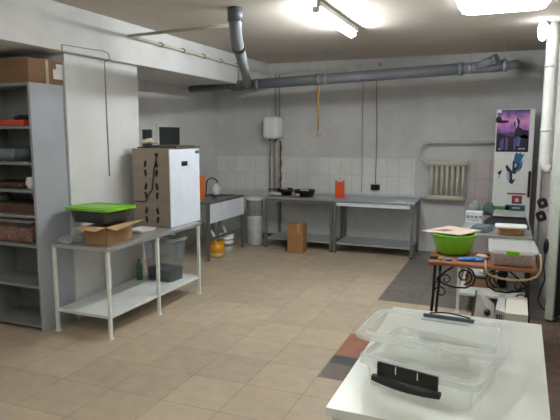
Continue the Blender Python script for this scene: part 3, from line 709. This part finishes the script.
# ------------------------------------------------------------------ pipes, cables and keys on the right wall
t = thing('riser_pipe', 'thick white painted pipe running up the right wall beside the fridge', 'pipe', (.392, 6.85, 0))
obj('pipe_body', B().tube([(0,0,ZC-.001),(0,0,1.56),(.005,.0,1.51),(.03,0,1.48),(.064,0,1.477)], .055, 18), M('white_pipe_paint', (226,226,222), .45, 0, .05), t)
for z in (1.9, 2.6): obj('pipe_clamp', B().tube([(0,0,z-.02),(0,0,z+.02)], .06, 18), WHITE_METAL, t)
solo('corner_pipe', B().tube([(0,0,0),(0,0,ZC-.001)], .028, 12), M('white_pipe_paint', (226,226,222), .45), 'thin white pipe standing in the corner behind the fridge', 'pipe', (.425, 8.2, 0))
solo('hanging_wire', B().tube([(0,0,0),(.003,0,.5),(-.004,0,1.0),(.006,0,1.18)], .007, 6), GREYC, 'grey cord hanging down the right wall near the ceiling', 'wire', (.56, 6.735, 1.8))
t = thing('key_bunch', 'bunch of black-headed keys hanging from the lock of the open door', 'keys', (.405, 5.985, 1.18), 0)
obj('inserted_key', B().tube([(0.0,0,0),(.05,.03,0)], .006, 8), STEEL, t)
def keyhead(c): 
    b = B(); b.ring(.09, .10, .03, .036, -.008, .008)
    bmesh.ops.transform(b.bm, matrix=Matrix.Translation(c) @ Matrix.Rotation(radians(90), 4, 'X') @ Matrix.Rotation(radians(20), 4, 'Z'), verts=b.bm.verts); return b
obj('key_head', keyhead((-.055,0,0)), BLACK, t)
obj('key_ring', B().tube([(-.075+.035*cos(2*pi*i/18), -.004, -.06+.04*sin(2*pi*i/18)) for i in range(18)], .003, 6, True), STEEL, t)
obj('key_head', keyhead((-.06,-.016,-.13)), BLACK, t)
t = thing('power_plug', 'black plug and cord dangling down the right wall behind the wooden table', 'plug', (.44, 6.45, 0))
obj('plug_body', B().blob((0,0,.66), .03, .025, .09, .05, flat=False), BLACK, t)
obj('plug_cord', B().tube([(0,0,.60),(-.01,0,.45),(.01,0,.3),(-.03,-.02,.18),(-.05,-.05,.08),(-.01,-.1,.012),(.06,-.2,.01)], .008, 8), BLACK, t)

# ------------------------------------------------------------------ second white-legged table, by the fridge
work_table('steel-topped table with white legs in front of the fridge, behind the wooden table', (.28, 5.88, 0), .70, 1.72, (.02, 1.69))
t = thing('packing_machine', 'low black wedge machine with grey flat top on table before the fridge', 'machine', (.025, 6.55, TT))
obj('machine_body', B().poly([(-.23,-.2,0),(.24,-.2,0),(.24,.3,0),(-.23,.3,0)], [(-.21,-.17,.035),(.22,-.17,.035),(.2,.2,.10),(-.13,.2,.10)]), M('black_matt_plastic', (26,26,30), .55), t)
obj('grey_top', B().poly([(-.14,.06,.095),(.205,.06,.095),(.21,.3,.10),(-.14,.3,.10)], [(-.13,.07,.12),(.2,.07,.12),(.2,.29,.135),(-.13,.29,.135)]), M('grey_machine_top', (146,146,142), .45), t)
t = thing('labelled_box', 'small white carton with grey writing on the table by the fridge', 'box', (-.405, 6.62, TT))
obj('carton_body', B().box(0, .185, 0, .16, 0, .125, .003), M('white_carton', (208,210,210), .6), t)
b = B()
for k, (x, w) in enumerate(((.02,.035),(.065,.03),(.105,.04),(.155,.03))): b.box(x-.008, x+w-.008, -.0012, 0, .055, .085)
b.box(.02,.15,-.0012,0,.03,.04)
obj('carton_print', b, M('grey_ink', (120,122,126), .6), t)
t = thing('food_tub', 'clear tub of orange-brown food with white lid on table behind the latched container', 'tub', (.075, 6.01, TT))
obj('tub_body', B().shell(.28, .23, .075, .04, taper=.015), CLEAR, t)
obj('contents', B().rrect(.24, .19, .03, .006, .062), M('orange_brown_food', (196,140,74), .7, 0, .15, 25), t)
obj('tub_lid', B().rrect(.30, .25, .045, .076, .09), WHITE_PL, t)
b = B()
for p, r in (((0,0,.035),(.09,.07,.05)),((.05,.04,.035),(.07,.06,.045)),((-.05,.02,.03),(.06,.05,.04))): b.blob(p, *r, .2)
solo('blue_film_bag', b, clear('blue_film', (140,158,172), .6, .15), 'bluish plastic bag lying on the table left of the orange-brown tub', 'bag', (-.21, 6.02, TT-.0))
# things at the far end of that table
for (x, y, rx, h, col, lab) in ((-.345, 7.42, .07, .16, (196,204,206), 'whitish plastic bag standing at the far left of the table by the radiator'), (-.17, 7.36, .085, .14, (120,146,140), 'greenish plastic bag slumped at the far end of the table by the radiator')):
    b = B()
    for k in range(4): b.blob((random.uniform(-.03,.03), random.uniform(-.04,.04), h*.3+.1*h*k), rx*(1-.12*k), rx*(1-.12*k), h*.45, .2)
    solo('plastic_bag', b, clear('film_%d' % col[0], col, .6, .15), lab, 'bag', (x, y, TT+.012))
solo('bread_board', B().rrect(.3, .2, .03, 0, .012), M('brown_board', (130,104,78), .6, 0, .2, 9), 'small brown board under the plastic bags at the far end of that table', 'board', (-.27, 7.38, TT))
# lower shelf things
LS = .216
t = thing('beige_box', 'beige box with rumpled white bag in it on the shelf under the fridge-side table', 'box', (-.20, 6.35, LS))
obj('box_walls', B().box(-.15,.15,-.18,-.17,0,.13).box(-.15,.15,.17,.18,0,.13).box(-.15,-.14,-.17,.17,0,.13).box(.14,.15,-.17,.17,0,.13).box(-.14,.14,-.17,.17,0,.006), M('beige_card', (150,122,92), .8), t)
b = B(); b.blob((0,0,.12), .13, .15, .07, .2); b.blob((.03,-.06,.15), .08, .08, .06, .2)
obj('white_liner', b, M('white_film', (214,220,220), .4), t)
solo('black_sack', B().blob((0,0,.0965), .055, .14, .17, .18), M('black_sack_film', (30,28,28), .45), 'black sack on the lower shelf between beige box and grey pot', 'sack', (.03, 6.36, LS))
t = thing('grey_pot', 'grey metal pot with knob lid on the lower shelf right of the black sack', 'pot', (.16, 6.2, LS))
obj('pot_body', B().lathe([(0,0),(.09,0),(.10,.02),(.10,.12),(0,.12)], 24, cap=False), STEEL_D, t)
obj('pot_lid', B().lathe([(.104,.121),(.09,.14),(.03,.155),(.015,.16),(.02,.185),(0,.19)], 24), STEEL, t)

# ------------------------------------------------------------------ wooden table with wrought iron legs
t = thing('wooden_table', 'orange-brown wooden table with scrolled black iron legs carrying the green bowl', 'table', (-.6, 4.875, 0))
WT, WD = .885, .56
wood = M('orange_brown_wood', (164,104,66), .5, 0, .14, 3, stretch=(1,9,9), col2=(132,80,48))
obj('tabletop', B().box(0, WT, 0, WD, .718, .75, .008), wood, t)
def leg(x, y, out):
    pts = [(x, y, .717), (x-out*.005, y, .5), (x-out*.02, y, .25), (x-out*.03, y, .06), (x-out*.055, y, .012)]
    return B().tube(pts, .013, 8)
for x, o_ in ((.065, 1), (WT-.065, -1)):
    for y in (.05, WD-.05):
        l = obj('leg', leg(x, y, o_), IRON, t)
        yy = y
        sc = spiral(x+o_*.055, .47, .055, .012, 180 if o_ > 0 else 0, (180-430) if o_ > 0 else 430)
        sc2 = spiral(x+o_*.04, .09, .05, .012, 180 if o_ > 0 else 0, (180+400) if o_ > 0 else -400)
        for q in (sc, sc2): obj('scroll', B().tube([(a, yy, z) for a, z in q], .006, 6), IRON, l)
    obj('leg_tie', B().tube([(x, .05, .55), (x, WD/2, .50), (x, WD-.05, .55)], .008, 8), IRON, t)
# stretcher scrolls along the front plane
yy = .16
b = B()
s1 = [(.07,.52)]+[(.16+.12*k/6, .60+.07*sin(pi*k/6*.5)) for k in range(7)]
def cv(pts, r=.008): b.tube([(x, yy, z) for x, z in pts], r, 8)
cv([(.07,.56),(.14,.63),(.22,.69),(.30,.70),(.37,.66),(.40,.60),(.38,.535),(.32,.50),(.22,.495),(.13,.52),(.07,.56)])
cv(spiral(.305,.605,.075,.018, -90, 420, 34), .007)
cv([(.815,.56),(.745,.63),(.665,.69),(.585,.70),(.515,.66),(.485,.60),(.505,.535),(.565,.50),(.665,.495),(.755,.52),(.815,.56)])
cv(spiral(.58,.605,.075,.018, 270, -240, 34), .007)
cv([(.40,.60),(.4425,.60),(.485,.60)], .008)
obj('scroll_stretcher', b, IRON, t)
WZ = .751
# green bowl + board
t = thing('green_bowl', 'large lime green plastic basin on the wooden table', 'bowl', (-.42, 5.31, WZ+.001))
GB2 = M('grass_green_plastic', (122,192,34), .4, 0, .06)
obj('bowl_body', B().lathe([(0,0),(.13,0),(.15,.015),(.18,.12),(.193,.185),(.184,.187),(.142,.018),(0,.006)], 40, cap=False), GB2, t)
obj('bowl_rim', B().tube([(.196*cos(2*pi*i/40), .196*sin(2*pi*i/40), .182) for i in range(40)], .008, 8, True), GB2, t)
for s in (-1, 1): obj('handle', B().box(s*.19+(-.014 if s < 0 else 0), s*.19+(.014 if s > 0 else 0), -.04, .04, .16, .172, .005), GB2, t)
t = thing('pale_board', 'pinkish pale sheet with a dark label laid over the green basin', 'board', (-.44, 5.2, WZ+.196))
obj('sheet', B().poly([(-.27,.04,0),(.09,-.05,0),(.25,.28,.0),(-.05,.45,0)], [(-.27,.04,.006),(.09,-.05,.006),(.25,.28,.006),(-.05,.45,.006)]), M('pinkish_card', (206,184,168), .75, 0, .04), t)
obj('dark_label', B().poly([(-.16,.12,.0062),(-.06,.085,.0062),(.02,.19,.0062),(-.07,.235,.0062)], [(-.16,.12,.0075),(-.06,.085,.0075),(.02,.19,.0075),(-.07,.235,.0075)]), M('mauve_label', (132,108,106), .6), t)
# latched container
t = thing('storage_container', 'clear food container with white lid and green latch at the right of the wooden table', 'container', (.085, 5.16, WZ+.001), radians(2))
obj('container_body', B().shell(.36, .52, .12, .03, taper=.02, th=.004), clear('frosted_plastic', (226,222,218), .1, .2), t)
o = obj('contents', B().rrect(.31, .47, .02, .007, .1), M('pale_pink_crumbs', (160,124,112), .8, 0, .3, 60, bump=.5, col2=(196,176,168)), t); o['label'] = 'pale pinkish crumbs'
obj('container_lid', B().rrect(.385, .545, .035, .121, .135).ring(.39, .55, .035, .025, .125, .142), MILKY, t)
for s in (-1, 1): obj('latch', B().box(-.055, .045, s*.278-.006, s*.278+.006, .1, .14, .003), LIME, t)
# small things
solo('nitrile_glove', B().blob((0,0,.014), .07, .04, .022, .25).blob((.08,.0,.012), .045, .02, .014, .2).blob((.07,.03,.012), .05, .014, .014, .2).blob((.075,-.025,.012), .045, .012, .013, .2).blob((-.075,.0,.012), .04, .03, .016, .2),
     M('blue_nitrile', (44,130,214), .5, 0, .12, 20), 'crumpled bright blue glove on the front edge of the wooden table', 'glove', (-.25, 5.02, WZ+.0), radians(10))
solo('plastic_disc', B().lathe([(.028,0),(.03,.01),(.026,.02),(0,.02)], 16), M('dull_blue', (70,120,156), .5), 'dull blue plastic disc on the table in front of the green basin', 'disc', (-.43, 4.97, WZ))
solo('metal_thimble', B().lathe([(.016,0),(.016,.022),(.01,.026),(0,.026)], 16), STEEL, 'small silver metal stub left of the dull blue disc', 'stub', (-.495, 4.955, WZ))
solo('brown_lump', B().box(-.035,.035,-.02,.02,0,.03,.008), M('dark_brown', (70,56,52), .6), 'dark brown lump at the left front corner of the wooden table', 'lump', (-.555, 4.985, WZ), radians(20))
solo('pale_rag', B().blob((0,0,.02), .06, .05, .03, .25), M('pale_pink_rag', (206,176,152), .85), 'pale crumpled rag between the blue glove and the latched container', 'rag', (-.165, 5.12, WZ))
solo('copper_clip', B().tube([(0,0,.012),(.05,.02,.02),(.1,.0,.012)], .01, 8), M('copper_brown', (150,90,56), .5), 'copper-coloured bent clip behind the pale rag', 'clip', (-.2, 5.28, WZ))
hp = [(-.125,5.02,.762),(-.12,4.90,.762),(-.115,4.855,.735),(-.10,4.845,.69),(-.02,4.84,.665),(.08,4.84,.655),(.16,4.84,.66),(.235,4.845,.675),(.285,4.87,.705),(.31,4.95,.74),(.318,5.1,.78),(.318,5.3,.80)]
solo('tan_hose', B().tube(smooth(hp), .009, 8), M('tan_hose', (190,158,118), .5), 'tan hose looping along the front edge of the wooden table', 'hose')

# ------------------------------------------------------------------ white machine parts on the floor by the desk
cream = M('cream_plastic', (222,220,204), .4, 0, .04)
t = thing('cream_machine', 'cream-white boxy machine with printed side panel on a dark stool behind the desk', 'machine', (.05, 4.5, .0))
obj('housing', B().poly([(0,0,.34),(.165,0,.34),(.18,.36,.34),(.0,.36,.34)], [(0,.0,.475),(.165,.0,.475),(.165,.34,.52),(.01,.34,.52)]), cream, t)
obj('side_panel', B().poly([(-.085,.02,.35),(-.002,.0,.35),(-.002,.34,.35),(-.07,.34,.35)], [(-.07,.02,.49),(-.002,.0,.478),(-.002,.34,.52),(-.05,.34,.525)]), M('grey_white_panel', (196,198,194), .45), t)
b = B()
for k in range(3): b.box(-.062+.018*k, -.05+.018*k, .004, .012, .385, .455)
obj('panel_print', b, M('dark_print', (66,70,78), .5), t)
obj('stand', B().box(.0,.03,.02,.05,0,.339).box(.13,.16,.02,.05,0,.339).box(.0,.03,.3,.33,0,.339).box(.13,.16,.3,.33,0,.339), IRON, t)
t = thing('funnel_hood', 'white slanted feeder with round dark knob left of the cream machine', 'feeder', (-.10, 4.62, 0))
obj('feeder_body', B().poly([(-.09,0,.30),(.075,0,.30),(.075,.22,.30),(-.09,.22,.30)], [(-.065,.02,.565),(-.04,.02,.565),(.07,.2,.44),(-.06,.2,.565)]), M('off_white_plastic', (224,222,214), .4), t)
obj('dark_side', B().poly([(-.115,.01,.30),(-.092,.01,.30),(-.092,.2,.30),(-.115,.2,.30)], [(-.085,.03,.55),(-.068,.03,.55),(-.068,.2,.55),(-.085,.2,.55)]), M('grey_side', (96,96,98), .5), t)
obj('knob', B().lathe([(.026,0),(.026,.03),(.012,.04),(0,.04)], 16, mat=Matrix.Translation((.02,-.001,.43)) @ Matrix.Rotation(radians(90), 4, 'X')), BLACK, t)
obj('stand', B().box(-.08,.07,.04,.18,0,.299), M('dark_grey_stand', (62,58,56), .6), t)

# ------------------------------------------------------------------ foreground desk
t = thing('white_desk', 'white laminate desk in the foreground carrying the big clear box', 'desk', (-.63, 2.03, 0))
DW, DD = .86, 1.43
lam = M('white_laminate', (226,230,222), .28, 0, .04, 3)
obj('desktop', B().poly([(0,0,.712),(.835,-.01,.712),(.868,1.42,.712),(.004,1.435,.712)], [(0,0,.75),(.835,-.01,.75),(.868,1.42,.75),(.004,1.435,.75)]), lam, t)
obj('side_panel', B().box(.02, .045, .03, 1.40, 0, .711), lam, t)
obj('side_panel', B().box(.79, .815, .03, 1.40, 0, .711), lam, t)
obj('modesty_panel', B().box(.046, .789, 1.2, 1.22, .25, .711), lam, t)
DZ = .751
# clear box
bw, bd, bh = .50, .42, .148
rot = radians(-14.2)
fl = Vector((-.572, 2.278)); ux = Vector((cos(rot), sin(rot))); uy = Vector((-sin(rot), cos(rot)))
ctr = fl+ux*(bw+.03)/2+uy*(bd+.03)/2
t = thing('clear_storage_box', 'large clear plastic box with black clip handles standing on the white desk', 'storage box', (ctr.x, ctr.y, DZ), rot)
obj('box_body', B().shell(bw-.012, bd-.012, bh, .045, taper=.014, th=.004, seg=8), CLEAR, t)
obj('box_rim', B().ring(bw+.03, bd+.03, .06, .022, bh-.022, bh-.016, 8).ring(bw+.034, bd+.034, .062, .005, bh-.045, bh-.016, 8).ring(bw, bd, .05, .006, bh-.016, bh, 8), clear('clear_rim_plastic', (250,252,251), .3, .08), t)
for s in (-1, 1):
    hx = -.02
    yo = s*(bd/2+.024)
    bb = B().box(hx-.134, hx+.134, yo-.005, yo+.005, bh-.078, bh-.008, .002)
    h = obj('clip_handle', bb, BLACK if s < 0 else M('white_clip', (222,222,214), .4), t)
    lo, hi = [], []
    for q in range(13):
        x = -.15+.30*q/12; sag = .016*(1-(x/.15)**2)
        lo += [(hx+x, yo+s*(.004), bh-.070-sag*.2), ]; hi += [(hx+x, yo+s*(.03), bh-.078-sag*.8)]
    b = B()
    b.tube([(x, y*1, z-.004) for x, y, z in lo], .013, 8).tube([(x, y-s*.012, z) for x, y, z in hi], .014, 8)
    b2 = B().poly([(x, y, z-.012) for x, y, z in lo]+[(x, y-s*.006, z-.012) for x, y, z in hi[::-1]], [(x, y, z+.004) for x, y, z in lo]+[(x, y-s*.006, z+.008) for x, y, z in hi[::-1]])
    b.bm.free()
    obj('clip_lip', b2, BLACK if s < 0 else M('white_clip', (222,222,214), .4), h)
    for kx in (-.048, .048): obj('clip_slit', B().box(hx+kx-.002, hx+kx+.002, yo+s*.0052-.0008, yo+s*.0052+.0008, bh-.045, bh-.012), WHITE_PL, h)
obj('box_print', B().box(-.02,.11,bd/2-.035,bd/2-.0335,.045,.125), M('cream_sticker', (244,242,230), .6), t)
# its lid lying on top, pushed back
rl = radians(-3.5)
t = thing('box_lid', 'big clear plastic lid with a dark blue handle lying skewed on the clear box', 'lid', (-.278, 2.635, DZ+bh+.004), rl)
LW, LD = .672, .46
RIMC = clear('clear_rim_plastic', (250,252,251), .3, .08)
LIDC = clear('clear_lid_plastic', (250,252,250), .15, .08)
obj('lid_sheet', B().rrect(LW-.09, LD-.09, .05, .014, .017, 8), LIDC, t)
obj('lid_rim', B().ring(LW, LD, .075, .05, .012, .016, 8).ring(LW+.002, LD+.002, .076, .006, 0, .02, 8).ring(LW-.09, LD-.09, .05, .006, .014, .028, 8), RIMC, t)
BH = M('dark_blue_grey_plastic', (62,74,92), .35)
h = obj('lid_handle', B().box(-.09, .16, LD/2-.055, LD/2-.03, .018, .034, .005), BH, t); h['label'] = 'dark blue-grey handle bar'
obj('handle_bow', B().tube(smooth([(-.06, LD/2-.03, .035), (.0, LD/2-.025, .045), (.06, LD/2-.025, .045), (.14, LD/2-.03, .035)]), .004, 6), BLACK, h)
obj('handle_reflection', B().box(-.09, .15, LD/2-.105, LD/2-.08, .0175, .021, .002), M('handle_reflection_blue', (156,166,176), .35), t)  # pale strip painted as the handle's shadow and reflection on the lid

# ------------------------------------------------------------------ render look
w = bpy.data.worlds.new('world'); SC.world = w; w.use_nodes = True
w.node_tree.nodes['Background'].inputs[0].default_value = (.5, .55, .6, 1); w.node_tree.nodes['Background'].inputs[1].default_value = .02
SC.view_settings.view_transform = 'Standard'; SC.view_settings.look = 'None'; SC.view_settings.gamma = 1
SC.view_settings.use_curve_mapping = False
SC.view_settings.exposure = .7
SC.cycles.use_denoising = True
SC.cycles.max_bounces = 10; SC.cycles.transparent_max_bounces = 24
